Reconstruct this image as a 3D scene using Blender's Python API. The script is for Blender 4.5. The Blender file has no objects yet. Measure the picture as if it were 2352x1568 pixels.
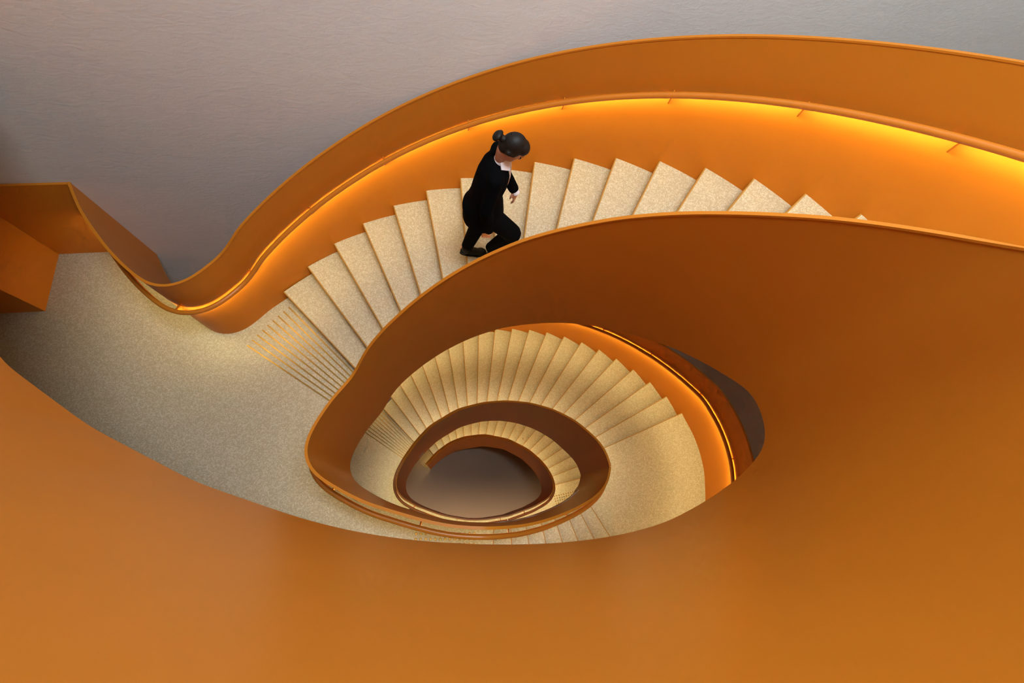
import bpy, bmesh, math, random
import numpy as np
from mathutils import Vector, Matrix
from mathutils.geometry import tessellate_polygon

scene = bpy.context.scene
COL = scene.collection
random.seed(7)

# ------------------------------------------------------------------ camera
# metres; z = 0 is the terrazzo landing with the person's flight, the camera hangs 5 m above it
F_PX, NADIR, CX, CY = 1045.0, (1068.0, 1172.0), 1176.0, 784.0
n_ = np.array([(NADIR[0] - CX) / F_PX, (NADIR[1] - CY) / F_PX, 1.0]); n_ /= np.linalg.norm(n_)
x_ = np.array([1.0, 0, 0]); x_ = x_ - n_ * (x_ @ n_); x_ /= np.linalg.norm(x_)
y_ = np.cross(x_, n_)
if y_[1] > 0: y_ = -y_
Rwc = np.stack([x_, y_, -n_], 1)                       # world -> camera (x right, y down, z forward)
Rb = np.stack([Rwc[0], -Rwc[1], -Rwc[2]], 0)           # world -> blender camera axes
M = Matrix(Rb.T.tolist()).to_4x4(); M.translation = (0, 0, 5.0)
cam_d = bpy.data.cameras.new('camera'); cam_d.sensor_width = 36.0; cam_d.lens = F_PX / 2352 * 36.0
cam_d.clip_start = 0.02; cam_d.clip_end = 100
cam = bpy.data.objects.new('camera', cam_d); COL.objects.link(cam); cam.matrix_world = M
scene.camera = cam

# ------------------------------------------------------------------ world, lights, exposure
w = bpy.data.worlds.new('world'); scene.world = w; w.use_nodes = True
w.node_tree.nodes['Background'].inputs[0].default_value = (0.75, 0.85, 1.0, 1)
w.node_tree.nodes['Background'].inputs[1].default_value = 0.10

def area(name, loc, rot, sx, sy, watts, col):
    d = bpy.data.lights.new(name, 'AREA'); d.shape = 'RECTANGLE'; d.size = sx; d.size_y = sy
    d.energy = watts; d.color = col
    o = bpy.data.objects.new(name, d); COL.objects.link(o); o.location = loc; o.rotation_euler = rot
    return o
sky = area('skylight', (1.1, 0.75, 8.9), (0, 0, 0), 2.6, 1.2, 545, (0.80, 0.92, 1.0))
LED_STRENGTH = 92.0                         # lit rails on the daylit storey
LED_STRENGTH_LOW = 140.0                    # lit rails on the two storeys below
LED_COLOR = (1.0, 0.84, 0.36, 1)
for gx, gy in ((0.2, -1.15), (1.9, -0.9), (-1.3, -0.9)):          # unseen fill lights added to brighten the ground floor, under the level above
    g = area('ground_fill', (gx, gy, -5.05), (math.radians(-24), 0, 0), 0.5, 0.5, 50, (1.0, 0.76, 0.48)); g.data.spread = math.radians(120)

vs = scene.view_settings
vs.view_transform = 'Standard'; vs.look = 'None'; vs.gamma = 1.0; vs.use_curve_mapping = False
vs.exposure = 0.06
scene.cycles.max_bounces = 10; scene.cycles.diffuse_bounces = 8; scene.cycles.glossy_bounces = 3
scene.cycles.use_adaptive_sampling = True; scene.cycles.adaptive_threshold = 0.1; scene.cycles.adaptive_min_samples = 12
scene.cycles.caustics_reflective = False; scene.cycles.caustics_refractive = False
scene.cycles.use_denoising = True
scene.cycles.sample_clamp_indirect = 6.0

# ------------------------------------------------------------------ materials
def mat(name):
    m = bpy.data.materials.new(name); m.use_nodes = True
    return m, m.node_tree.nodes, m.node_tree.links, m.node_tree.nodes['Principled BSDF']
def plain(name, col, rough=0.5, metal=0.0, spec=0.5, bump=0.0, scale=60.0):
    m, N, L, b = mat(name)
    b.inputs['Roughness'].default_value = rough; b.inputs['Metallic'].default_value = metal
    b.inputs['Specular IOR Level'].default_value = spec
    g = N.new('ShaderNodeNewGeometry')
    nz = N.new('ShaderNodeTexNoise'); nz.inputs['Scale'].default_value = scale; nz.inputs['Detail'].default_value = 4
    L.new(g.outputs['Position'], nz.inputs['Vector'])
    mx = N.new('ShaderNodeMix'); mx.data_type = 'RGBA'
    mx.inputs['A'].default_value = (*[c * 0.95 for c in col], 1); mx.inputs['B'].default_value = (*[min(1, c * 1.05) for c in col], 1)
    L.new(nz.outputs['Fac'], mx.inputs['Factor']); L.new(mx.outputs['Result'], b.inputs['Base Color'])
    if bump:
        bp = N.new('ShaderNodeBump'); bp.inputs['Strength'].default_value = bump; bp.inputs['Distance'].default_value = 0.004
        L.new(nz.outputs['Fac'], bp.inputs['Height']); L.new(bp.outputs['Normal'], b.inputs['Normal'])
    return m

M_ORANGE = plain('orange_paint', (0.545, 0.172, 0.0135), rough=0.36, metal=0.0, spec=0.12, scale=3.0)
M_RAIL = plain('orange_rail', (0.58, 0.175, 0.014), rough=0.36, spec=0.5, scale=5.0)
M_BRASS = plain('brass', (0.36, 0.215, 0.06), rough=0.42, metal=1.0, scale=25)
M_EDGE = plain('bronze_orange_edge', (0.29, 0.145, 0.03), rough=0.5, spec=0.3, scale=20)
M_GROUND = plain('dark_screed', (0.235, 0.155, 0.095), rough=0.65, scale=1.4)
M_SUIT = plain('black_wool', (0.0022, 0.0022, 0.0026), rough=0.95, spec=0.04, scale=200)
M_SHOE = plain('black_leather', (0.003, 0.003, 0.003), rough=0.55, spec=0.15, scale=100)
M_SKIN = plain('skin', (0.50, 0.25, 0.16), rough=0.5, scale=30)
M_SHIRT = plain('white_cotton', (0.72, 0.70, 0.72), rough=0.8, scale=80)
M_HAIR = plain('dark_hair', (0.010, 0.006, 0.004), rough=0.55, spec=0.25, scale=120)
M_EYE = plain('dark_eye', (0.02, 0.012, 0.01), rough=0.3, scale=50)
M_LIP = plain('lip', (0.40, 0.13, 0.10), rough=0.5, scale=50)

def led(strength):
    m, N, L, b = mat('warm_led')
    e = N.new('ShaderNodeEmission'); e.inputs['Color'].default_value = LED_COLOR; e.inputs['Strength'].default_value = strength
    L.new(e.outputs[0], N['Material Output'].inputs['Surface'])
    return m
M_LED = led(LED_STRENGTH); M_LED_LOW = led(LED_STRENGTH_LOW); M_LED_MID = led(122.0); M_LED_IN = led(58.0)

def terrazzo():
    m, N, L, b = mat('terrazzo')
    g = N.new('ShaderNodeNewGeometry')
    vo = N.new('ShaderNodeTexVoronoi'); vo.feature = 'F1'; vo.inputs['Scale'].default_value = 105; vo.inputs['Randomness'].default_value = 1.0
    v2 = N.new('ShaderNodeTexVoronoi'); v2.feature = 'DISTANCE_TO_EDGE'; v2.inputs['Scale'].default_value = 105
    nz = N.new('ShaderNodeTexNoise'); nz.inputs['Scale'].default_value = 40; nz.inputs['Detail'].default_value = 3
    ad = N.new('ShaderNodeMix'); ad.data_type = 'VECTOR'; ad.inputs['Factor'].default_value = 0.012
    L.new(g.outputs['Position'], ad.inputs['A']); L.new(nz.outputs['Color'], ad.inputs['B'])
    L.new(g.outputs['Position'], nz.inputs['Vector'])
    for v in (vo, v2): L.new(ad.outputs['Result'], v.inputs['Vector'])
    sep = N.new('ShaderNodeSeparateColor'); L.new(vo.outputs['Color'], sep.inputs[0])
    r1 = N.new('ShaderNodeValToRGB'); cr = r1.color_ramp
    cr.elements[0].position = 0.0; cr.elements[0].color = (0.329, 0.269, 0.189, 1)
    cr.elements[1].position = 1.0; cr.elements[1].color = (0.506, 0.448, 0.367, 1)
    e = cr.elements.new(0.35); e.color = (0.353, 0.292, 0.210, 1)
    e = cr.elements.new(0.55); e.color = (0.424, 0.363, 0.276, 1)
    L.new(sep.outputs[0], r1.inputs['Fac'])
    r2 = N.new('ShaderNodeValToRGB'); r2.color_ramp.elements[0].position = 0.02; r2.color_ramp.elements[1].position = 0.16
    L.new(v2.outputs['Distance'], r2.inputs['Fac'])
    mx = N.new('ShaderNodeMix'); mx.data_type = 'RGBA'
    mx.inputs['A'].default_value = (0.329, 0.269, 0.189, 1)
    L.new(r2.outputs['Color'], mx.inputs['Factor']); L.new(r1.outputs['Color'], mx.inputs['B'])
    L.new(mx.outputs['Result'], b.inputs['Base Color'])
    b.inputs['Roughness'].default_value = 0.42; b.inputs['Specular IOR Level'].default_value = 0.4
    return m
M_TERRAZZO = terrazzo()

def plaster():
    m, N, L, b = mat('trowelled_plaster')
    g = N.new('ShaderNodeNewGeometry')
    mp = N.new('ShaderNodeMapping'); mp.inputs['Scale'].default_value = (1.0, 1.0, 2.6); L.new(g.outputs['Position'], mp.inputs['Vector'])
    n1 = N.new('ShaderNodeTexNoise'); n1.inputs['Scale'].default_value = 1.6; n1.inputs['Detail'].default_value = 7; n1.inputs['Roughness'].default_value = 0.62; n1.inputs['Distortion'].default_value = 0.7
    n2 = N.new('ShaderNodeTexNoise'); n2.inputs['Scale'].default_value = 85; n2.inputs['Detail'].default_value = 4
    n3 = N.new('ShaderNodeTexNoise'); n3.inputs['Scale'].default_value = 9; n3.inputs['Detail'].default_value = 5; n3.inputs['Distortion'].default_value = 1.2
    for n in (n1, n3): L.new(mp.outputs[0], n.inputs['Vector'])
    L.new(g.outputs['Position'], n2.inputs['Vector'])
    mx = N.new('ShaderNodeMix'); mx.data_type = 'RGBA'
    mx.inputs['A'].default_value = (0.60, 0.57, 0.54, 1); mx.inputs['B'].default_value = (0.69, 0.66, 0.63, 1)
    L.new(n1.outputs['Fac'], mx.inputs['Factor']); L.new(mx.outputs['Result'], b.inputs['Base Color'])
    m1 = N.new('ShaderNodeMath'); m1.operation = 'MULTIPLY'; m1.inputs[1].default_value = 0.35; L.new(n2.outputs['Fac'], m1.inputs[0])
    m2 = N.new('ShaderNodeMath'); m2.operation = 'ADD'; L.new(m1.outputs[0], m2.inputs[0]); L.new(n3.outputs['Fac'], m2.inputs[1])
    bp = N.new('ShaderNodeBump'); bp.inputs['Strength'].default_value = 0.35; bp.inputs['Distance'].default_value = 0.006
    L.new(m2.outputs[0], bp.inputs['Height']); L.new(bp.outputs['Normal'], b.inputs['Normal'])
    b.inputs['Roughness'].default_value = 0.85; b.inputs['Specular IOR Level'].default_value = 0.25
    return m
M_PLASTER = plaster()

# ------------------------------------------------------------------ helpers
def obj(name, verts, faces, m, parent=None, smooth=None):
    me = bpy.data.meshes.new(name); me.from_pydata([tuple(map(float, v)) for v in verts], [], faces)
    bm = bmesh.new(); bm.from_mesh(me); bmesh.ops.recalc_face_normals(bm, faces=bm.faces); bm.to_mesh(me); bm.free()
    me.materials.append(m)
    if smooth is not None:
        me.shade_smooth(); me.set_sharp_from_angle(angle=math.radians(smooth))
    o = bpy.data.objects.new(name, me); COL.objects.link(o)
    if parent is not None: o.parent = parent
    return o
def empty(name, loc=(0, 0, 0)):
    o = bpy.data.objects.new(name, None); o.empty_display_size = 0.2; COL.objects.link(o); o.location = loc
    return o
def tag(o, label=None, cat=None, group=None, kind=None):
    if label: o['label'] = label
    if cat: o['category'] = cat
    if group: o['group'] = group
    if kind: o['kind'] = kind
    return o
def child(o, parent):
    """parent keeping world position (parents sit at world offsets without rotation)"""
    o.parent = parent; o.matrix_parent_inverse = Matrix.Translation(parent.location).inverted() if parent.parent is None else Matrix.Identity(4)
    return o

def smooth_curve(pts, step=0.04, sigma=0.07, zsigma=None):
    P = np.asarray(pts, float)
    L = np.r_[0, np.cumsum(np.linalg.norm(np.diff(P[:, :2], axis=0), axis=1))]
    n = max(3, int(L[-1] / step)); t = np.linspace(0, L[-1], n + 1)
    Q = np.stack([np.interp(t, L, P[:, i]) for i in range(P.shape[1])], 1)
    def sm(Q, s):
        m = int(3 * s / step) + 1; ker = np.exp(-0.5 * (np.arange(-m, m + 1) * step / s) ** 2); ker /= ker.sum()
        out = []
        for i in range(Q.shape[1]):
            c = Q[:, i]; e = np.r_[2 * c[0] - c[m:0:-1], c, 2 * c[-1] - c[-2:-m - 2:-1]]
            out.append(np.convolve(e, ker, 'valid'))
        return np.stack(out, 1)
    if len(Q) > int(3 * sigma / step) + 3: 
        S = sm(Q, sigma); S[0] = Q[0]; S[-1] = Q[-1]
        return S
    return Q
def normals2(Q):
    d = np.gradient(Q[:, :2], axis=0); d /= np.linalg.norm(d, axis=1)[:, None]
    return np.stack([-d[:, 1], d[:, 0]], 1)
def offset(Q, n, d):
    R = Q.copy(); R[:, :2] += n * d
    return R
def bar(name, A, B, m, parent=None, smooth=40):
    """solid ribbon between two section rails: A, B are (N,4): x, y, zlow, zhigh"""
    N = len(A); V = []; F = []
    for a, b in zip(A, B):
        V += [(a[0], a[1], a[2]), (a[0], a[1], a[3]), (b[0], b[1], b[3]), (b[0], b[1], b[2])]
    for i in range(N - 1):
        o, p = 4 * i, 4 * i + 4
        for k in range(4): F.append((o + k, o + (k + 1) % 4, p + (k + 1) % 4, p + k))
    F.append((0, 1, 2, 3)); F.append((4 * N - 1, 4 * N - 2, 4 * N - 3, 4 * N - 4))
    return obj(name, V, F, m, parent, smooth)
def tube(name, P, rad, m, parent=None, seg=12, caps=True):
    P = np.asarray(P, float); N = len(P)
    T = np.gradient(P, axis=0); T /= np.linalg.norm(T, axis=1)[:, None]
    V = []; F = []
    for p, t in zip(P, T):
        s = np.cross(t, (0, 0, 1.0)); s /= np.linalg.norm(s); u = np.cross(s, t)
        for k in range(seg):
            a = 2 * math.pi * k / seg; V.append(p + rad * (math.cos(a) * s + math.sin(a) * u))
    for i in range(N - 1):
        for k in range(seg):
            F.append((i * seg + k, i * seg + (k + 1) % seg, (i + 1) * seg + (k + 1) % seg, (i + 1) * seg + k))
    if caps:
        F.append(tuple(range(seg))[::-1]); F.append(tuple((N - 1) * seg + k for k in range(seg)))
    return obj(name, V, F, m, parent, 50)
def slab(name, poly, ztop, thick, m, parent=None):
    poly = [tuple(p[:2]) for p in poly]
    n = len(poly); tri = tessellate_polygon([[Vector((x, y, 0)) for x, y in poly]])
    V = [(x, y, ztop) for x, y in poly] + [(x, y, ztop - thick) for x, y in poly]
    F = [tuple(t) for t in tri] + [tuple(n + i for i in t[::-1]) for t in tri]
    F += [(i, (i + 1) % n, n + (i + 1) % n, n + i) for i in range(n)]
    return obj(name, V, F, m, parent)
def box(name, lo, hi, m, parent=None):
    x0, y0, z0 = lo; x1, y1, z1 = hi
    return slab(name, [(x0, y0), (x1, y0), (x1, y1), (x0, y1)], z1, z1 - z0, m, parent)

# ------------------------------------------------------------------ stair geometry
R_ = 0.158                                  # riser
HR = 1.15                                   # balustrade height above the nosing line
C = np.array([0.175, 0.07])                 # centre of the round flights
RI, RO = 1.515, 3.20
def pol(a, rad, c=C): return (c[0] + rad * math.cos(math.radians(a)), c[1] + rad * math.sin(math.radians(a)))
A1 = lambda k: 142.15 - 6.6 * k             # flight with the person: nosing k (1..21), z = k r
A2 = lambda j: 23.2 + 5.6 * j               # flight below: nosing j (0..20), z = -(8 + j) r
A3 = lambda k: 134.5 - 6.02 * k             # lowest flight: nosing k (1..20), z = ZG + k r
ZU, ZR, ZB, ZG = 21 * R_, -8 * R_, -29 * R_, -49 * R_

def ang(p): return math.degrees(math.atan2(p[1] - C[1], p[0] - C[0]))
# inner balustrade, top storey: x, y, nosing height, bottom height, rim height
S1 = []
for x, y in [(-3.42, 2.91), (-3.16, 2.25), (-2.80, 1.55), (-2.52, 1.0), (-2.289, .691), (-2.005, .511), (-1.787, .374), (-1.254, .124), (-.78, -.027), (-.585, -.076), (-.394, -.11), (-.2, -.134),
             (.034, -.148), (.133, -.151), (.389, -.15), (.63, -.131), (.798, -.104), (.929, -.074), (1.022, -.047), (1.222, .046),
             (1.413, .156), (1.515, .243), (1.59, .308), (1.62, .379), (1.618, .445), (1.605, .532), (1.585, .625)]:
    k = min(21.0, (142.15 - ang((x, y))) / 6.6) if x > 1.55 and y > .1 else 21.0
    S1.append((x, y, k * R_, 2.655, k * R_ + (1.36 if k > 20.9 else 1.22)))
for x, y, k in [(1.60, .735, 17.9), (1.535, .872, 17.04), (1.458, .989, 16.25), (1.382, 1.082, 15.58), (1.248, 1.204, 14.57), (1.124, 1.303, 13.68),
                (.992, 1.395, 12.77), (.784, 1.501, 11.45), (.543, 1.572, 10.03), (.31, 1.612, 8.68), (.072, 1.604, 7.32), (-.081, 1.581, 6.44),
                (-.27, 1.533, 5.32), (-.46, 1.46, 4.14), (-.679, 1.346, 2.72), (-.819, 1.243, 1.73), (-.88, 1.182, 1.24)]:
    S1.append((x, y, k * R_, min(2.655, k * R_ - 0.28 - 0.075 * k / 18), k * R_ + HR))
for x, y in [(-.965, 1.09), (-1.129, .868), (-1.22, .691), (-1.271, .564), (-1.285, .467), (-1.281, .429), (-1.255, .366), (-1.207, .299), (-1.114, .231),
             (-.929, .134), (-.762, .06), (-.533, -.006), (-.338, -.06), (-.118, -.105), (.052, -.118), (.215, -.123)]:
    S1.append((x, y, 0.0, -0.31, HR))
# ... and on down the short front flight to the right half landing
for x, y, j, d in [(.491, -.112, 1.3, .31), (.742, -.069, 2.7, .3), (1.026, .015, 4.2, .28), (1.245, .102, 5.5, .25), (1.398, .187, 6.5, .22), (1.505, .277, 7.3, .2), (1.567, .37, 7.9, .2), (1.589, .46, 8, .2)]:
    S1.append((x, y, -j * R_, -j * R_ - d, -j * R_ + HR))
# middle storey
S2 = []
for x, y, j, d in [(1.589, .46, 8, .2), (1.575, .551, 8, .22), (1.54, .663, 8.19, .27), (1.484, .81, 9.19, .38), (1.336, 1.054, 11.14, .43), (1.117, 1.258, 13.14, .42),
                   (.847, 1.414, 15.25, .40), (.566, 1.505, 17.26, .36), (.252, 1.548, 19.41, .36), (-.146, 1.528, 22.13, .46), (-.62, 1.35, 25.75, .58), (-.885, 1.125, 27.94, .45),
                   (-1.09, .849, 29, .25), (-1.198, .6, 29, .2), (-1.212, .421, 29, .2), (-1.173, .311, 29, .25), (-1.075, .204, 29, .28), (-.83, .081, 29, .3),
                   (-.392, -.067, 29, .3), (.035, -.14, 29, .3), (.323, -.141, 29, .3), (.756, -.078, 29, .3)]:
    S2.append((x, y, -j * R_, -j * R_ - d, -j * R_ + HR))
# lowest storey
S3 = []
for x, y, k, d in [(.756, -.078, 20, .3), (1.196, .069, 20, .3), (1.482, .222, 20, .25), (1.561, .335, 20, .22), (1.575, .436, 19.8, .18), (1.548, .623, 18.6, .15), (1.438, .856, 16.96, .12),
                   (1.228, 1.113, 14.83, .12), (.865, 1.375, 11.97, .2), (.39, 1.545, 8.72, .5), (-.071, 1.555, 5.8, .8), (-.401, 1.468, 3.66, .6), (-.703, 1.283, 1.44, .25), (-.885, 1.10, 0.3, .05), (-.945, 1.03, 0.0, .0)]:
    z = ZG + k * R_
    S3.append((x, y, z, max(ZG, z - d), z + HR))

def balustrade(name, S, inward, label, thick=0.018, rail_h=0.76, rail_off=0.075, rail_range=(0.0, 1.0), brk=0.82, first=0.4, sigma=0.07, lit=True, outer=False):
    """S rows: x, y, nosing z, bottom z, rim z. inward = point on the void / stair-free side for choosing the rail side"""
    Q = smooth_curve(S, 0.04, sigma); n = normals2(Q)
    mid = len(Q) // 2
    root = empty(name, (Q[mid, 0], Q[mid, 1], Q[mid, 3]))
    tag(root, label, 'balustrade')
    s = 1.0 if np.dot(n[mid], Q[mid, :2] - np.array(inward)) > 0 else -1.0   # rail side
    if outer: s = -s
    n = n * s
    th = -thick if outer else thick; base_off = 0.0 if outer else thick
    O = offset(Q, n, th)
    A = np.c_[Q[:, :2], Q[:, 3], Q[:, 4] - 0.012]; B = np.c_[O[:, :2], Q[:, 3], Q[:, 4] - 0.012]
    child(bar('panel', A, B, M_ORANGE), root)
    I2 = offset(Q, n, -0.003 if th > 0 else 0.003); O2 = offset(Q, n, th + (0.003 if th > 0 else -0.003))
    A = np.c_[I2[:, :2], Q[:, 4] - 0.012, Q[:, 4]]; B = np.c_[O2[:, :2], Q[:, 4] - 0.012, Q[:, 4]]
    child(bar('rim', A, B, M_ORANGE), root)
    a, b = int(rail_range[0] * (len(Q) - 1)), int(rail_range[1] * (len(Q) - 1)) + 1
    if b - a > 3:
        T = offset(Q, n, base_off + rail_off)[a:b]; nn = n[a:b]
        P = np.c_[T[:, :2], T[:, 2] + rail_h]
        rl = child(tube('handrail', P, 0.023, M_RAIL), root)
        if lit:   # led strip under the rail, plus an unseen plate added to block upward light
            V = []; F = []; VC = []; angs = ((0.003, -0.0264), (0.018, -0.0264))
            TG = np.gradient(P, axis=0); TG /= np.linalg.norm(TG, axis=1)[:, None]
            PL = P[::2]; NL = nn[::2]
            for p, q, tg in zip(PL, NL, TG[::2]):
                q3 = np.array([q[0], q[1], 0.0]); up = np.cross(q3, tg); up *= np.sign(up[2])
                for a_, b_ in angs: V.append(tuple(p - q3 * a_ + up * b_))
                VC += [tuple(p - q3 * a_ + up * b_) for a_, b_ in ((0.001, -0.0235), (0.0225, -0.0235), (0.0225, -0.0258), (0.001, -0.0258))]
            na = len(angs)
            for i in range(len(PL) - 1):
                for k in range(na - 1): F.append((i * na + k, i * na + k + 1, (i + 1) * na + k + 1, (i + 1) * na + k))
            FC = [(i * 4 + k, i * 4 + (k + 1) % 4, (i + 1) * 4 + (k + 1) % 4, (i + 1) * 4 + k) for i in range(len(PL) - 1) for k in range(4)]
            sub(obj('light_shield', VC, FC, M_RAIL), rl)
            sub(obj('light_strip', V, F, (M_LED if outer else M_LED_IN) if Q[mid, 4] > 0 else (M_LED_MID if outer else M_LED_LOW)), rl)
        L = np.r_[0, np.cumsum(np.linalg.norm(np.diff(P, axis=0), axis=1))]
        t = first
        while t < L[-1] - 0.1:
            i = int(np.searchsorted(L, t)); p = P[i]; q = nn[i]; tg = np.array([-q[1], q[0]]); h = 0.005
            V = []
            for sgn in (-1, 1):
                o = tg * h * sgn
                w0 = p[:2] - q * (rail_off + 0.001)
                V += [(*(w0 + o), p[2] - 0.012), (*(w0 + o), p[2] - 0.14), (*(p[:2] + o), p[2] - 0.026), (*(p[:2] - q * 0.012 + o), p[2] - 0.012)]
            F = [(0, 1, 2, 3), (7, 6, 5, 4)] + [(k, (k + 1) % 4, 4 + (k + 1) % 4, 4 + k) for k in range(4)]
            sub(obj('bracket', V, F, M_ORANGE), rl)
            t += brk
    return root, Q
def sub(o, part):
    o.parent = part; o.matrix_parent_inverse = part_world_inv(part)
    return o
def part_world_inv(part):
    m = Matrix.Translation(part.parent.location) @ part.matrix_parent_inverse if part.parent else Matrix.Translation(part.location)
    return m.inverted()

# ------------------------------------------------------------------ setting: walls, ceiling
WALL = lambda x: 2.83 + 0.115 * (x + 4.2)
wp = [(-6.2, WALL(-6.2)), (3.27, WALL(3.27)), (5.6, WALL(3.27) + 0.16 * 2.33)]
def wall(name, pts, z0, z1, t, m, label):
    P = [np.array(p, float) for p in pts]
    Q = np.array([(p[0], p[1], 0, 0) for p in P]); n = normals2(Q)
    A = np.c_[Q[:, :2], np.full(len(Q), z0), np.full(len(Q), z1)]; B = A.copy(); B[:, :2] += n * t
    return tag(bar(name, A, B, m, None, 1), label, None, None, 'structure')
wall('wall_back', wp, ZG - 0.2, 9.4, 0.15, M_PLASTER, 'trowelled grey plaster wall rising behind the orange staircase')
wall('wall_right', [(5.1, 4.3), (5.1, -3.4)], ZG - 0.2, 9.4, 0.15, M_PLASTER, 'shadowed plaster wall to the right of the stairwell')
wall('wall_left', [(-5.9, -3.4), (-5.9, 2.9)], ZG - 0.2, 9.4, 0.15, M_PLASTER, 'plaster wall far left of the stairwell')
wall('wall_front', [(5.2, -3.2), (-6.0, -3.2)], ZG - 0.2, 9.4, 0.15, M_PLASTER, 'plaster wall behind the photographer')
# ceiling with a rectangular skylight opening
cz = 9.2
def ceiling():
    x0, x1, y0, y1 = -6.0, 5.2, -3.3, 4.2; a0, a1, b0, b1 = -0.3, 2.5, 0.05, 1.45
    V = []; F = []
    for (p0, q0, p1, q1) in ((x0, y0, x1, b0), (x0, b1, x1, y1), (x0, b0, a0, b1), (a1, b0, x1, b1)):
        o = len(V)
        V += [(p0, q0, cz), (p1, q0, cz), (p1, q1, cz), (p0, q1, cz), (p0, q0, cz + .2), (p1, q0, cz + .2), (p1, q1, cz + .2), (p0, q1, cz + .2)]
        F += [(o, o + 1, o + 2, o + 3), (o + 4, o + 5, o + 6, o + 7)] + [(o + k, o + (k + 1) % 4, o + 4 + (k + 1) % 4, o + 4 + k) for k in range(4)]
    tag(obj('ceiling', V, F, M_PLASTER), 'plaster ceiling with a rectangular skylight opening', None, None, 'structure')
ceiling()

# ------------------------------------------------------------------ balustrades
VOID = (0.2, 0.55)
b1, Q1 = balustrade('inner_balustrade', S1, VOID, 'tall orange sheet balustrade wrapping the nearest and largest turn of the stairwell', first=0.35, rail_range=(0.42, 1.0))
b2, Q2 = balustrade('inner_balustrade', S2, VOID, 'dark orange inner balustrade of the middle turn of the stairwell', first=0.31)
b3, Q3 = balustrade('inner_balustrade', S3, VOID, 'dark brown orange inner balustrade of the lowest turn above the ground floor', first=0.3)

# outer balustrade, top storey: from the plaster wall round the landing's S bend, then up the flight
O1 = [(x, y, 0, -0.14, HR) for x, y in [(-3.80, 2.872), (-3.725, 2.754), (-3.624, 2.595), (-3.504, 2.448), (-3.351, 2.275), (-3.246, 2.167), (-3.157, 2.085), (-3.038, 1.985), (-2.92, 1.90),
                                      (-2.82, 1.845), (-2.72, 1.832), (-2.65, 1.840), (-2.575, 1.87), (-2.487, 1.925), (-2.40, 2.025), (-2.29, 2.165)]]
for k in np.arange(0.75, 21.01, 0.25):
    x, y = pol(A1(k), RO + 0.006 * max(0, 4 - k)); z = k * R_ if k > 1 else max(0, (k - .5) * 2 * R_)
    O1.append((x, y, z, z - 0.30 if k > 2 else -0.14 - .08 * k, z + HR))
for y in (0.05, -0.3, -0.7): O1.append((3.40, y, ZU, ZU - .4, ZU + HR))
bo1, QO1 = balustrade('outer_balustrade', O1, (0.2, 0.3), 'bright orange curving outer balustrade with a lit handrail above the pale stairs', rail_h=0.745, rail_off=0.075, brk=0.86, first=0.62, outer=True)
# outer balustrade, middle storey
FRONT = [(3.079, 1.304), (3.207, 1.01), (3.268, .764), (3.292, .504), (3.251, .122), (3.13, -.25), (2.92, -.62), (2.6, -.98), (2.2, -1.28), (1.7, -1.5), (1.1, -1.64), (.29, -1.70)]
O2 = []
for j in np.arange(21, 0.1, -0.25):
    x, y = pol(A2(j), 3.165); z = -(8 + j) * R_; O2.append((x, y, z, z - .3, z + HR))
for i, (x, y) in enumerate(FRONT):
    z = -8 * R_ if i < 6 else -8 * R_ * (1 - (i - 5) / 6.0)
    O2.append((x, y, z, z - .3, z + HR))
for x in (-1.0, -2.5): O2.append((x, -1.70, 0, -.3, HR))
bo2, QO2 = balustrade('outer_balustrade', O2, (0.2, 0.3), 'red orange outer balustrade with a glowing rail beside the middle landing', rail_h=0.80, rail_off=0.06, brk=0.86, first=1.85, outer=True)
O3 = []
for k in np.arange(0.3, 20.01, 0.5):
    x, y = pol(A3(k), 3.18); z = ZG + k * R_; O3.append((x, y, z, max(ZG, z - .3), z + HR))
for x, y in [(3.28, .5), (3.25, .122), (3.13, -.25), (2.92, -.62), (2.6, -.98), (2.2, -1.28), (1.7, -1.5), (1.1, -1.64), (.29, -1.70), (-1.5, -1.7)]:
    O3.append((x, y, ZB, ZB - .3, ZB + HR))
bo3, QO3 = balustrade('outer_balustrade', O3, (0.2, 0.3), 'outer orange balustrade running beside the lowest flight above the ground floor', rail_h=0.80, rail_off=0.06, outer=True)

# ------------------------------------------------------------------ floors
def sheet_r(a, Q, off=.010):
    d = np.array([math.cos(math.radians(a)), math.sin(math.radians(a))])
    best = None
    P = Q[:, :2] - C
    for p, q in zip(P[:-1], P[1:]):
        Mx = np.array([d, -(q - p)]).T
        if abs(np.linalg.det(Mx)) < 1e-9: continue
        t, u = np.linalg.solve(Mx, p)
        if -1e-6 <= u <= 1 + 1e-6 and 1.0 < t < 1.9 and (best is None or abs(t - RI) < abs(best - RI)): best = t
    return (best if best is not None else RI) + off
def pushed(pts, off=.009):
    P = np.array(pts, float); n = normals2(P); m = len(P) // 2
    s = 1 if np.dot(n[m], P[m] - np.array(VOID)) > 0 else -1
    return [tuple(p) for p in P + n * s * off]
def seg_of(Q, cond): return [tuple(q[:2]) for q in Q if cond(q)]
inA = [tuple(q[:2]) for q in Q1 if -.03 < q[2] < 0.02 and (ang(q) > 133.5 or (q[0] > -1.4 and q[1] < 0.5))]
inA = [p for p in inA if -1.4 < p[0] < .29]
nA = normals2(np.array([(p[0], p[1]) for p in inA]))
sA = 1 if np.dot(nA[len(nA) // 2], np.array(inA[len(inA) // 2]) - np.array(VOID)) > 0 else -1
inA = [(p[0] + sA * q[0] * .008, p[1] + sA * q[1] * .008) for p, q in zip(inA, nA)]
outA = [tuple(q[:2] ) for q in QO1 if q[2] < 0.03]
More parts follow.
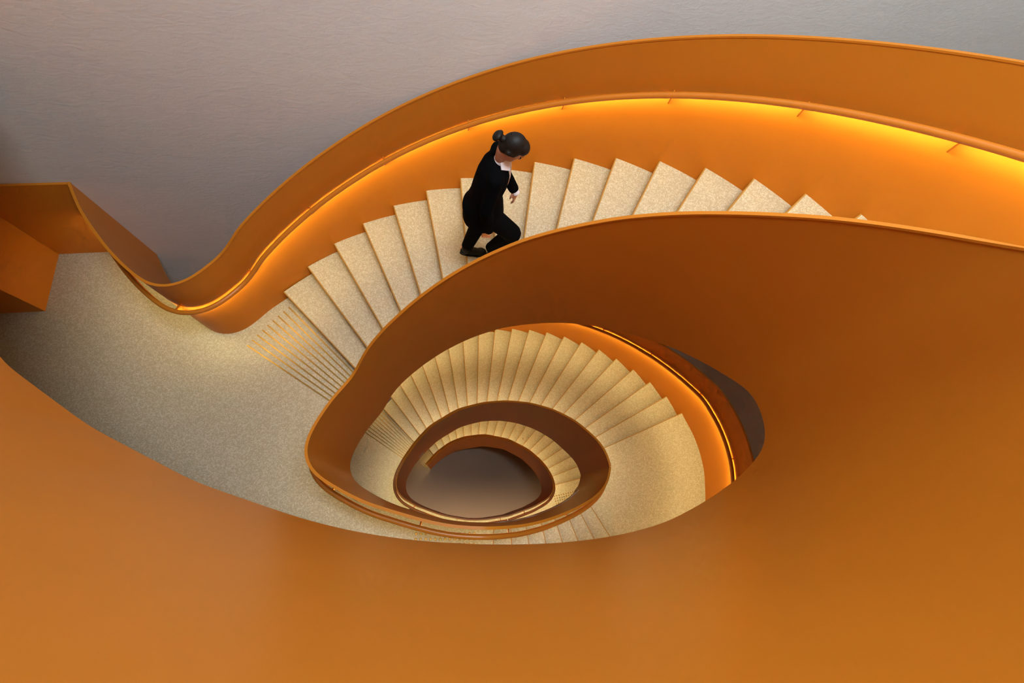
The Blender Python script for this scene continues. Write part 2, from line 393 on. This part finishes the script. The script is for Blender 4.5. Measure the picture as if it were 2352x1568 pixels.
polyA = inA + [(.295, -.13), (.295, -1.70), (-5.88, -1.70), (-5.88, WALL(-5.88)), (-3.80, WALL(-3.8))] + outA[1:] + [pol(133, RO + .01), pol(133, sheet_r(133, Q1[(Q1[:, 2] < 1) & (Q1[:, 1] > .2) & (Q1[:, 0] < .5)]))]
floorA = tag(slab('floor', polyA, 0.0, 0.22, M_TERRAZZO), 'pale terrazzo landing with nine brass strips in front of the walking person', None, None, 'structure')

# nosing lines of the short front flight going down to the right landing
NOS = [((.29, -.166), (.291, -.325)), ((.481, -.164), (.491, -.332)), ((.663, -.155), (.694, -.343)), ((.857, -.129), (.906, -.35)),
       ((1.048, -.107), (1.125, -.352)), ((1.239, -.075), (1.346, -.339)), ((1.421, -.02), (1.585, -.33)), ((1.606, .047), (1.831, -.31))]
def hit(p, d, poly):
    best = None
    for a, b in zip(poly[:-1], poly[1:]):
        a = np.array(a[:2]); b = np.array(b[:2]); Mx = np.array([d, -(b - a)]).T
        if abs(np.linalg.det(Mx)) < 1e-9: continue
        t, u = np.linalg.solve(Mx, a - p)
        if 0 <= u <= 1 and (best is None or abs(t) < abs(best)): best = t
    return p + d * best if best is not None else None
nos_in, nos_out = [], []
QS = np.array([q for q in Q1 if q[2] < .01 and q[1] < .5 and q[0] > 0.0]); Q2list = [tuple(q[:2]) for q in QS]
outer_poly = [tuple(q[:2]) for q in QO2]
for a, b in NOS:
    a = np.array(a); b = np.array(b); d = (b - a) / np.linalg.norm(b - a)
    i = hit(a, d, Q2list); o = hit(b + d * .5, d, outer_poly)
    nos_in.append(tuple(i) if i is not None else tuple(a - d * .05)); nos_out.append(tuple(o) if o is not None else tuple(b + d * 1.4))
inR = [nos_in[7]] + [tuple(q[:2]) for q in QS if q[1] > nos_in[7][1] + .02] + [tuple(q[:2]) for q in Q2 if q[2] > -8.8 * R_ and ang(q) < 23]
inR = pushed(sorted(set(inR), key=lambda p: p[1]))
outR = [tuple(q[:2]) for q in QO2 if q[0] > 2 and nos_out[7][1] + .03 < q[1] < 1.15]
polyR = [p for p in inR if ang(p) < 23.0] + [pol(23.2, sheet_r(23.2, Q2)), pol(23.2, 3.17)] + outR + [nos_out[7]]
floorR = tag(slab('floor', polyR, ZR, 0.18, M_TERRAZZO), 'golden terrazzo half landing at the right of the stairwell', None, None, 'structure')

inB = pushed([tuple(q[:2]) for q in Q2 if q[2] < ZB + .03] + [tuple(q[:2]) for q in Q3 if q[2] > ZB - .03][1:])
polyB = [pol(132, sheet_r(132, Q2))] + [p for p in inB if not (p[0] < -.5 and p[1] > 1.05)] + [pol(A3(20), sheet_r(A3(20), Q3)), pol(A3(20), 3.18), (3.28, .5), (3.25, .122), (3.13, -.25), (2.92, -.62), (2.6, -.98), (2.2, -1.28), (1.7, -1.5), (1.1, -1.64), (.29, -1.70),
         (-5.0, -1.70), (-5.0, WALL(-5)), (-3.2, WALL(-3.2)), pol(132, 3.19)]
floorB = tag(slab('floor', polyB, ZB, 0.2, M_TERRAZZO), 'golden terrazzo floor one level down inside the stairwell', None, None, 'structure')
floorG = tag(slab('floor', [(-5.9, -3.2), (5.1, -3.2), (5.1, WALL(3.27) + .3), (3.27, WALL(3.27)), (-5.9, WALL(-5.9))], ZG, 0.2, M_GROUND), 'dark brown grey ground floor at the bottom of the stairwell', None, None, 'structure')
inU = pushed([tuple(q[:2]) for q in Q1 if q[2] > ZU - .03])
polyU = inU + [pol(A1(21), RI + .01), pol(A1(21), RO + .03)] + [pol(a, RO + .05) for a in (12, 20, 28, 36)] + [(5.09, 2.0), (5.09, -3.19), (-5.89, -3.19), (-5.89, WALL(-5.89)), (-3.44, WALL(-3.44))]  # unseen right part, out to the side wall, extended to shade that wall below
floorU = tag(slab('floor', polyU, ZU, 0.5, M_TERRAZZO), 'terrazzo upper floor beside the photographer', None, None, 'structure')

# brass guide strips (radial) on the landings
def strips(floor, a0, step, z, r0, r1):
    for i in range(9):
        a = a0 + step * i; h = 0.0075
        p0 = np.array(pol(a, r0)); p1 = np.array(pol(a, r1)); t = np.array([-math.sin(math.radians(a)), math.cos(math.radians(a))])
        V = [(*(p0 - t * h), z - .002), (*(p1 - t * h), z - .002), (*(p1 + t * h), z - .002), (*(p0 + t * h), z - .002)]
        V += [(v[0], v[1], z + .003) for v in V]
        F = [(3, 2, 1, 0), (4, 5, 6, 7)] + [(k, (k + 1) % 4, 4 + (k + 1) % 4, 4 + k) for k in range(4)]
        obj('guide_strip', V, F, M_BRASS, floor)
strips(floorA, 136.94, 1.39, 0.0, 1.60, 3.11)
strips(floorB, A2(20) + 1.4, 1.39, ZB, 1.60, 3.08)
strips(floorG, A3(1) + 1.5, 1.39, ZG, 1.60, 3.08)
# brass tactile studs
def stud_mesh():
    V = []; F = []; n = 10
    for rad, z in ((.013, -.001), (.013, .002), (.009, .0045)):
        for k in range(n): V.append((rad * math.cos(2 * math.pi * k / n), rad * math.sin(2 * math.pi * k / n), z))
    for l in range(2):
        for k in range(n): F.append((l * n + k, l * n + (k + 1) % n, (l + 1) * n + (k + 1) % n, (l + 1) * n + k))
    F.append(tuple(2 * n + k for k in range(n)))
    me = bpy.data.meshes.new('stud'); me.from_pydata(V, [], F); me.materials.append(M_BRASS)
    return me
STUD = stud_mesh()
def stud(x, y, z, floor):
    o = bpy.data.objects.new('stud', STUD); COL.objects.link(o); o.location = (x, y, z); o.parent = floor
for i in range(13):
    for j in range(7): stud(-.478 + .0483 * i, -.219 - .0485 * j, 0.0, floorA)
na = math.radians(12.5); e1 = np.array([math.cos(na), math.sin(na)]); e2 = np.array([math.sin(na), -math.cos(na)])
n0 = np.array(pol(A3(20), 1.62))
for i in range(13):
    for j in range(18):
        p = n0 + e1 * (.0485 * j) + e2 * (.20 + .0485 * i)
        stud(p[0], p[1], ZB, floorB)

# ------------------------------------------------------------------ flights
def flight(label, treads, soffit=None):
    """treads: list of (front_in, front_out, back_in, back_out, z) with arc sampling for round flights"""
    zs = [t[-1] for t in treads]; f = treads[0]
    root = empty('staircase', (f[0][0][0], f[0][0][1], min(zs)))
    tag(root, label, 'staircase')
    for inner, outer, front, zt in treads:
        # tread slab: inner edge list (front -> back), outer edge list (front -> back)
        poly = list(inner) + list(outer)[::-1]
        t = child(slab('tread', poly, zt, 0.05, M_TERRAZZO), root)
        (ax, ay), (bx, by) = front
        d = np.array([bx - ax, by - ay]); d /= np.linalg.norm(d); nrm = np.array([-d[1], d[0]])
        if np.dot(nrm, np.array(inner[-1]) - np.array(inner[0])) > 0: nrm = -nrm      # points away from the tread
        h = 0.011
        V = [(ax, ay), (bx, by), (bx + nrm[0] * h, by + nrm[1] * h), (ax + nrm[0] * h, ay + nrm[1] * h)]
        sub(slab('riser', V, zt + .0005, R_ - .001, M_EDGE), t)
    if soffit is not None:
        child(soffit, root)
    return root
def round_treads(Af, ks, zf, sgn, Q, ro=RO - .002, back=1.03):
    out = []
    for k in ks:
        a0, a1 = Af(k), Af(k + sgn * back); angs = [a0 + (a1 - a0) * t / 4 for t in range(5)]; inner = [pol(a, sheet_r(a, Q)) for a in angs]; outer = [pol(a0 + (a1 - a0) * t / 4, ro) for t in range(5)]
        out.append((inner, outer, (inner[0], pol(a0, ro)), zf(k)))
    return out
def soffit(Af, k0, k1, zf, ro, Q):
    A = []; B = []
    for k in np.linspace(k0, k1, 60):
        z = zf(k) - .27; p = pol(Af(k), sheet_r(Af(k), Q)); q = pol(Af(k), ro); A.append((*p, z, z + .03)); B.append((*q, z, z + .03))
    return bar('soffit', np.array(A), np.array(B), M_ORANGE)
QF1 = np.array([q for q in Q1 if q[1] > .15 and q[0] > -1.35 and q[2] > -.02]); QF2 = np.array([q for q in Q2 if q[1] > .2 and q[2] < -7 * R_ and q[1] > .2]); QF3 = np.array([q for q in Q3 if q[1] > .2])
flight('pale terrazzo flight of stairs with orange risers that the person is climbing', round_treads(A1, range(1, 21), lambda k: k * R_, 1, QF1, ro=RO + .004), soffit(A1, 2.2, 21, lambda k: k * R_, RO, QF1))
flight('golden terrazzo flight curving down inside the stairwell from the right landing', round_treads(A2, range(1, 21), lambda j: -(8 + j) * R_, -1, QF2, ro=3.166), soffit(A2, 0.0, 19, lambda j: -(8 + j) * R_, 3.16, QF2))
flight('lowest golden terrazzo flight curving down to the dark ground floor', round_treads(A3, range(1, 20), lambda k: ZG + k * R_, 1, QF3, ro=3.182), soffit(A3, 2.5, 20, lambda k: ZG + k * R_, 3.17, QF3))
ft = []
for j in range(1, 8):
    ext = lambda p, q: tuple(np.array(p) + (np.array(p) - np.array(q)) * .03)
    ft.append(([nos_in[j], ext(nos_in[j - 1], nos_in[j])], [nos_out[j], ext(nos_out[j - 1], nos_out[j])], (nos_in[j], nos_out[j]), -j * R_))
flight('short flight of steps behind the front handrail going down to the right', ft)
# the leading edges of the landings themselves
for fl, p, q, z in ((floorA, nos_in[0], nos_out[0], 0.0), (floorR, pol(A2(0), sheet_r(A2(0), QF2)), pol(A2(0), 3.166), ZR), (floorB, pol(A3(20), sheet_r(A3(20), QF3)), pol(A3(20), 3.18), ZB)):
    d = np.array(q) - np.array(p); d /= np.linalg.norm(d); nrm = np.array([-d[1], d[0]])
    if fl is floorB: nrm = nrm
    if fl is floorA: nrm = np.array([1.0, 0])
    V = [p, q, (q[0] + nrm[0] * .011, q[1] + nrm[1] * .011), (p[0] + nrm[0] * .011, p[1] + nrm[1] * .011)]
    slab('edge_strip', V, z + .0005, .14, M_EDGE, fl)

# ------------------------------------------------------------------ orange lining at the left of the landing
tag(slab('trim_1', [(-5.0, WALL(-5.0) - .028), (-3.80, WALL(-3.8) - .028), (-3.80, WALL(-3.8) - .002), (-5.0, WALL(-5.0) - .002)], HR, HR, M_ORANGE), 'dark orange panel lining the lower plaster wall at the left', None, None, 'structure')
tag(slab('wall_niche', [(-4.711, WALL(-4.711) - .03), (-4.623, 2.035), (-5.86, 1.90), (-5.86, WALL(-5.86) - .03)], 2.35, 2.35, M_ORANGE), 'orange wall block standing at the left edge of the landing', None, None, 'structure')

#PERSON
# ------------------------------------------------------------------ the person walking up the pale flight
def ell(center, radii, ax=None, seg=20, rings=12):
    """ellipsoid; ax: three axis vectors"""
    ax = np.eye(3) if ax is None else np.array(ax, float); c = np.array(center, float)
    V = []; F = []
    for i in range(rings + 1):
        th = math.pi * i / rings
        for k in range(seg):
            ph = 2 * math.pi * k / seg
            V.append(c + ax[0] * radii[0] * math.sin(th) * math.cos(ph) + ax[1] * radii[1] * math.sin(th) * math.sin(ph) + ax[2] * radii[2] * math.cos(th))
    for i in range(rings):
        for k in range(seg): F.append((i * seg + k, i * seg + (k + 1) % seg, (i + 1) * seg + (k + 1) % seg, (i + 1) * seg + k))
    return V, F
def limb(P, rad, seg=14, flat=None, round_ends=True):
    """tapered tube through points P with radii rad; flat = (axis, factor) squashes the section along a world axis"""
    P = np.array(P, float); rad = np.array(rad, float)
    L = np.r_[0, np.cumsum(np.linalg.norm(np.diff(P, axis=0), axis=1))]; n = max(8, int(L[-1] / 0.012)); t = np.linspace(0, L[-1], n)
    Q = np.stack([np.interp(t, L, P[:, i]) for i in range(3)], 1); R = np.interp(t, L, rad)
    for _ in range(3):
        Q[1:-1] = 0.25 * Q[:-2] + 0.5 * Q[1:-1] + 0.25 * Q[2:]; R[1:-1] = 0.25 * R[:-2] + 0.5 * R[1:-1] + 0.25 * R[2:]
    T = np.gradient(Q, axis=0); T /= np.linalg.norm(T, axis=1)[:, None]
    if round_ends:
        pre, prer, post, postr = [], [], [], []
        for a in (80, 55, 30): pre.append(Q[0] - T[0] * R[0] * math.sin(math.radians(a))); prer.append(R[0] * math.cos(math.radians(a)))
        for a in (30, 55, 80): post.append(Q[-1] + T[-1] * R[-1] * math.sin(math.radians(a))); postr.append(R[-1] * math.cos(math.radians(a)))
        Q = np.r_[pre, Q, post]; R = np.r_[prer, R, postr]; T = np.r_[[T[0]] * 3, T, [T[-1]] * 3]
    V = []; F = []; ref = np.array([0, 1.0, 0]) if abs(T[len(T) // 2][1]) < 0.8 else np.array([1.0, 0, 0])
    for p, r, t_ in zip(Q, R, T):
        s = np.cross(t_, ref); s /= np.linalg.norm(s); u = np.cross(s, t_)
        for k in range(seg):
            a = 2 * math.pi * k / seg; o = r * (math.cos(a) * s + math.sin(a) * u)
            if flat is not None: o = o - np.array(flat[0]) * np.dot(o, flat[0]) * (1 - flat[1])
            V.append(p + o)
    n = len(Q)
    for i in range(n - 1):
        for k in range(seg): F.append((i * seg + k, i * seg + (k + 1) % seg, (i + 1) * seg + (k + 1) % seg, (i + 1) * seg + k))
    F.append(tuple(range(seg))[::-1]); F.append(tuple((n - 1) * seg + k for k in range(seg)))
    return V, F
def rings_loft(rings, seg=28):
    """rings: (cx, cy, cz, rx, ry, tilt) horizontal ellipses, tilt about y"""
    V = []; F = []
    for cx, cy, cz, rx, ry, tl in rings:
        for k in range(seg):
            a = 2 * math.pi * k / seg; x = rx * math.cos(a); y = ry * math.sin(a)
            V.append((cx + x * math.cos(tl), cy + y, cz - x * math.sin(tl)))
    n = len(rings)
    for i in range(n - 1):
        for k in range(seg): F.append((i * seg + k, i * seg + (k + 1) % seg, (i + 1) * seg + (k + 1) % seg, (i + 1) * seg + k))
    F.append(tuple(range(seg))[::-1]); F.append(tuple((n - 1) * seg + k for k in range(seg)))
    return V, F
def fused(name, prims, m, parent, voxel=0.008, smooth=6):
    """several overlapping volumes welded into one continuous skin"""
    V = []; F = []
    for v, f in prims:
        o = len(V); V += [tuple(map(float, p)) for p in v]; F += [tuple(i + o for i in q) for q in f]
    me = bpy.data.meshes.new(name); me.from_pydata(V, [], F)
    bm = bmesh.new(); bm.from_mesh(me); bmesh.ops.recalc_face_normals(bm, faces=bm.faces); bm.to_mesh(me); bm.free()
    tmp = bpy.data.objects.new(name, me); COL.objects.link(tmp)
    r = tmp.modifiers.new('r', 'REMESH'); r.mode = 'VOXEL'; r.voxel_size = voxel; r.use_smooth_shade = True
    if smooth:
        sm = tmp.modifiers.new('s', 'SMOOTH'); sm.iterations = smooth; sm.factor = 0.5
    dg = bpy.context.evaluated_depsgraph_get()
    nm = bpy.data.meshes.new_from_object(tmp.evaluated_get(dg))
    bpy.data.objects.remove(tmp); nm.name = name; nm.materials.clear(); nm.materials.append(m); nm.shade_smooth()
    o = bpy.data.objects.new(name, nm); COL.objects.link(o)
    if parent is not None: child(o, parent)
    return o

T7, T8 = 7 * R_, 8 * R_
person = empty('person', (0.06, 2.33, T7))
tag(person, 'person in a black suit with dark hair in a bun climbing the pale stairs', 'person')
# joints (she faces +x, her right side is towards the void)
PEL = (0.085, 2.29, 1.98); HIPL = (0.06, 2.365, 1.95); HIPR = (0.10, 2.215, 1.95)
KNL = (0.035, 2.375, 1.58); ANL = (-0.065, 2.372, 1.19)
KNR = (0.325, 2.205, 1.71); ANR = (0.155, 2.265, 1.36)
WAI = (0.085, 2.29, 2.12); CHE = (0.135, 2.30, 2.31); NEB = (0.170, 2.305, 2.455)
SHL = (0.155, 2.445, 2.40); SHR = (0.135, 2.165, 2.40)
ELL = (0.215, 2.470, 2.15); WRL = (0.300, 2.412, 2.03)
ELR = (0.080, 2.105, 2.13); WRR = (0.115, 2.150, 1.835)
pitch = math.radians(47); HF = np.array([math.cos(pitch), -0.10, -math.sin(pitch)]); HF /= np.linalg.norm(HF)
HU = np.array([math.sin(pitch), 0, math.cos(pitch)]); HU -= HF * np.dot(HU, HF); HU /= np.linalg.norm(HU); HS = np.cross(HU, HF)
HC = np.array([0.242, 2.285, 2.600])
hax = (HF, HS, HU)
def hp(f, s, u): return tuple(HC + HF * f + HS * s + HU * u)
def finger(base, d1, d2, l, r):
    b = np.array(base); d1 = np.array(d1) / np.linalg.norm(d1); d2 = np.array(d2) / np.linalg.norm(d2); d3 = d2 * 1.3 - d1 * 0.3; d3 /= np.linalg.norm(d3)
    return limb([b, b + d1 * l * .45, b + d1 * l * .45 + d2 * l * .32, b + d1 * l * .45 + d2 * l * .32 + d3 * l * .23], [r, r * .95, r * .85, r * .7], 8)
def hand(wr, along, back, curl, mirror):
    """palm from wrist 'along', 'back' = back-of-hand direction"""
    w = np.array(wr); a = np.array(along) / np.linalg.norm(along); b = np.array(back); b = b - a * np.dot(a, b); b /= np.linalg.norm(b); s = np.cross(a, b) * mirror
    out = [ell(w + a * .055, (.052, .042, .018), (a, s, b)), limb([w - a * .03, w + a * .02], [.024, .024], 10)]
    for i, (o, l) in enumerate(((.030, .076), (.011, .085), (-.010, .079), (-.028, .063))):
        out.append(finger(w + a * .092 + s * o, a - b * .25 * curl, a * (1 - .7 * curl) - b * curl, l, .0090))
    out.append(finger(w + a * .025 + s * .03, a * .7 + s * .6 - b * .3, a * 1.0 + s * .1 - b * .35, .062, .0092))
    return out
prims = [
    limb([PEL, WAI, CHE, NEB], [.115, .105, .12, .05]), ell(PEL, (.11, .15, .10)), limb([SHL, CHE, SHR], [.045, .09, .045]),
    limb([HIPL, KNL, ANL], [.075, .052, .038]), limb([HIPR, KNR, ANR], [.075, .052, .038]),
    limb([ANL, (-.10, 2.372, 1.15)], [.036, .034]), limb([ANR, (.17, 2.262, 1.34)], [.036, .034]),
    limb([SHL, ELL, WRL], [.042, .034, .026]), limb([SHR, ELR, WRR], [.042, .034, .026]),
    limb([NEB, hp(-.03, 0, -.06)], [.050, .046]),
    ell(HC, (.084, .067, .094), hax), ell(hp(.033, 0, -.050), (.052, .048, .054), hax),               # skull, jaw
    limb([hp(.082, 0, .010), hp(.096, 0, -.020)], [.008, .013], 8),                                     # nose
    ell(hp(-.005, .068, -.014), (.017, .008, .028), hax), ell(hp(-.005, -.068, -.014), (.017, .008, .028), hax),   # ears
    ell(hp(.076, 0, .027), (.013, .045, .009), hax)]
prims += hand(WRL, (0.10, -.02, -.42), (1, -.5, .2), .55, 1) + hand(WRR, (-.05, -.02, -.32), (.1, -1, 0), .9, -1)
body = fused('body', prims, M_SKIN, person, 0.0055, 3)
for sgn in (-1, 1):
    e = fused('eye', [ell(hp(.076, .027 * sgn, .007), (.006, .015, .006), hax, 10, 8)], M_EYE, None, .0025, 1); sub(e, body)
    e = fused('eyebrow', [limb([hp(.081, .015 * sgn, .023), hp(.075, .040 * sgn, .023)], [.0035, .003], 6)], M_HAIR, None, .002, 1); sub(e, body)
sub(fused('mouth', [ell(hp(.080, 0, -.052), (.007, .020, .006), hax, 12, 8)], M_LIP, None, .0025, 1), body)
# hair: cap drawn back from the forehead into a bun
hair = fused('hair', [ell(hp(-.016, 0, .014), (.084, .075, .092), hax), ell(hp(.030, 0, .054), (.058, .060, .050), hax), ell(hp(-.045, 0, -.025), (.050, .060, .060), hax),
                      limb([hp(.01, .066, .0), hp(-.03, .068, -.015)], [.014, .02], 8), limb([hp(.01, -.066, .0), hp(-.03, -.068, -.015)], [.014, .02], 8)], M_HAIR, person, .006, 4)
sub(fused('bun', [limb([hp(-.070, 0, -.005), hp(-.115, 0, -.022)], [.030, .022], 12), ell(hp(-.136, 0, -.030), (.022, .042, .038), hax), ell(hp(-.130, .016, -.008), (.018, .022, .020), hax)], M_HAIR, None, .005, 3), hair)
sub(fused('loose_strand', [limb([hp(-.078, 0, .045), hp(-.100, 0, .060)], [.004, .002], 6)], M_HAIR, None, .0018, 1), hair)
# suit
jacket = fused('jacket', [
    rings_loft([(0.066, 2.29, 1.845, .170, .198, -.08), (0.066, 2.29, 1.93, .164, .190, 0), (0.072, 2.29, 2.01, .150, .180, .02), (0.080, 2.292, 2.10, .126, .160, .05),
                (0.095, 2.295, 2.19, .122, .165, .12), (0.118, 2.30, 2.28, .122, .178, .2), (0.138, 2.303, 2.36, .110, .170, .28), (0.152, 2.305, 2.42, .085, .120, .32), (0.165, 2.305, 2.455, .060, .072, .35)]),
    limb([(0.15, 2.305, 2.405), SHL], [.06, .062]), limb([(0.14, 2.305, 2.405), SHR], [.06, .062]),
    limb([SHL, ELL, np.array(WRL) * 1.0], [.060, .050, .043]), limb([SHR, ELR, np.array(WRR)], [.060, .052, .045]),
    ell((-.03, 2.29, 1.955), (.075, .13, .095))], M_SUIT, person, .009, 5)
trousers = fused('trousers', [ell((0.085, 2.29, 1.93), (.125, .165, .12)),
    limb([HIPL, KNL, (ANL[0], ANL[1], ANL[2] + .015)], [.088, .074, .056], round_ends=False), limb([HIPR, KNR, (ANR[0], ANR[1], ANR[2] + .0)], [.092, .080, .058], round_ends=False)], M_SUIT, person, .009, 5)
def shoe(x, y, z, yaw, pitch_=0.0):
    c, s = math.cos(yaw), math.sin(yaw); ax = (np.array([c, s, 0]), np.array([-s, c, 0]), np.array([0, 0, 1.0]))
    q = lambda f, l, u: np.array([x, y, z]) + ax[0] * f + ax[1] * l + ax[2] * u
    up = fused('shoe', [ell(q(-.075, 0, .045), (.045, .036, .042), ax), ell(q(.0, 0, .045), (.075, .038, .04), ax), ell(q(.075, 0, .035), (.062, .044, .030), ax), limb([q(-.06, 0, .06), q(-.06, 0, .11)], [.042, .044])], M_SHOE, person, .006, 4)
    pts = []
    for k in range(24):
        a = 2 * math.pi * k / 24; f = math.cos(a) * .132; l = math.sin(a) * (.046 if f > 0 else .038); p = q(f + .008, l, 0); pts.append((p[0], p[1]))
    sub(slab('sole', pts, z + .016, .0155, M_SHOE), up)
shoe(-.012, 2.358, T7 + .0005, .03); shoe(.245, 2.258, T8 + .0005, -.04)
# white shirt: collar band, collar points, the open front and the cuffs
shirt = fused('shirt', [
    limb([np.array(NEB) + [-.005, 0, -.025], np.array(NEB) + [.018, 0, .03]], [.060, .055], 18),
    limb([np.array(NEB) + [.035, .0, .005], (.216, 2.30, 2.37), (.226, 2.30, 2.29), (.222, 2.30, 2.22)], [.040, .036, .026, .010], 14)], M_SHIRT, person, .006, 3)
for sy in (-1, 1):
    V = [(NEB[0] + .055, NEB[1] + sy * .020, NEB[2] + .022), (NEB[0] - .01, NEB[1] + sy * .068, NEB[2] + .045), (NEB[0] + .0, NEB[1] + sy * .088, NEB[2] - .0), (NEB[0] + .064, NEB[1] + sy * .056, NEB[2] - .040)]
    V += [(v[0] + .004, v[1] + sy * .003, v[2] + .004) for v in V]
    sub(obj('collar_point', V, [(0, 1, 2, 3), (7, 6, 5, 4)] + [(k, (k + 1) % 4, 4 + (k + 1) % 4, 4 + k) for k in range(4)], M_SHIRT), shirt)
for a, b in ((ELL, WRL), (ELR, WRR)):
    d = np.array(b) - np.array(a); d /= np.linalg.norm(d)
    sub(fused('cuff', [limb([np.array(b) - d * .02, np.array(b) + d * .052], [.034, .033], 14, None, False)], M_SHIRT, None, .005, 1), shirt)
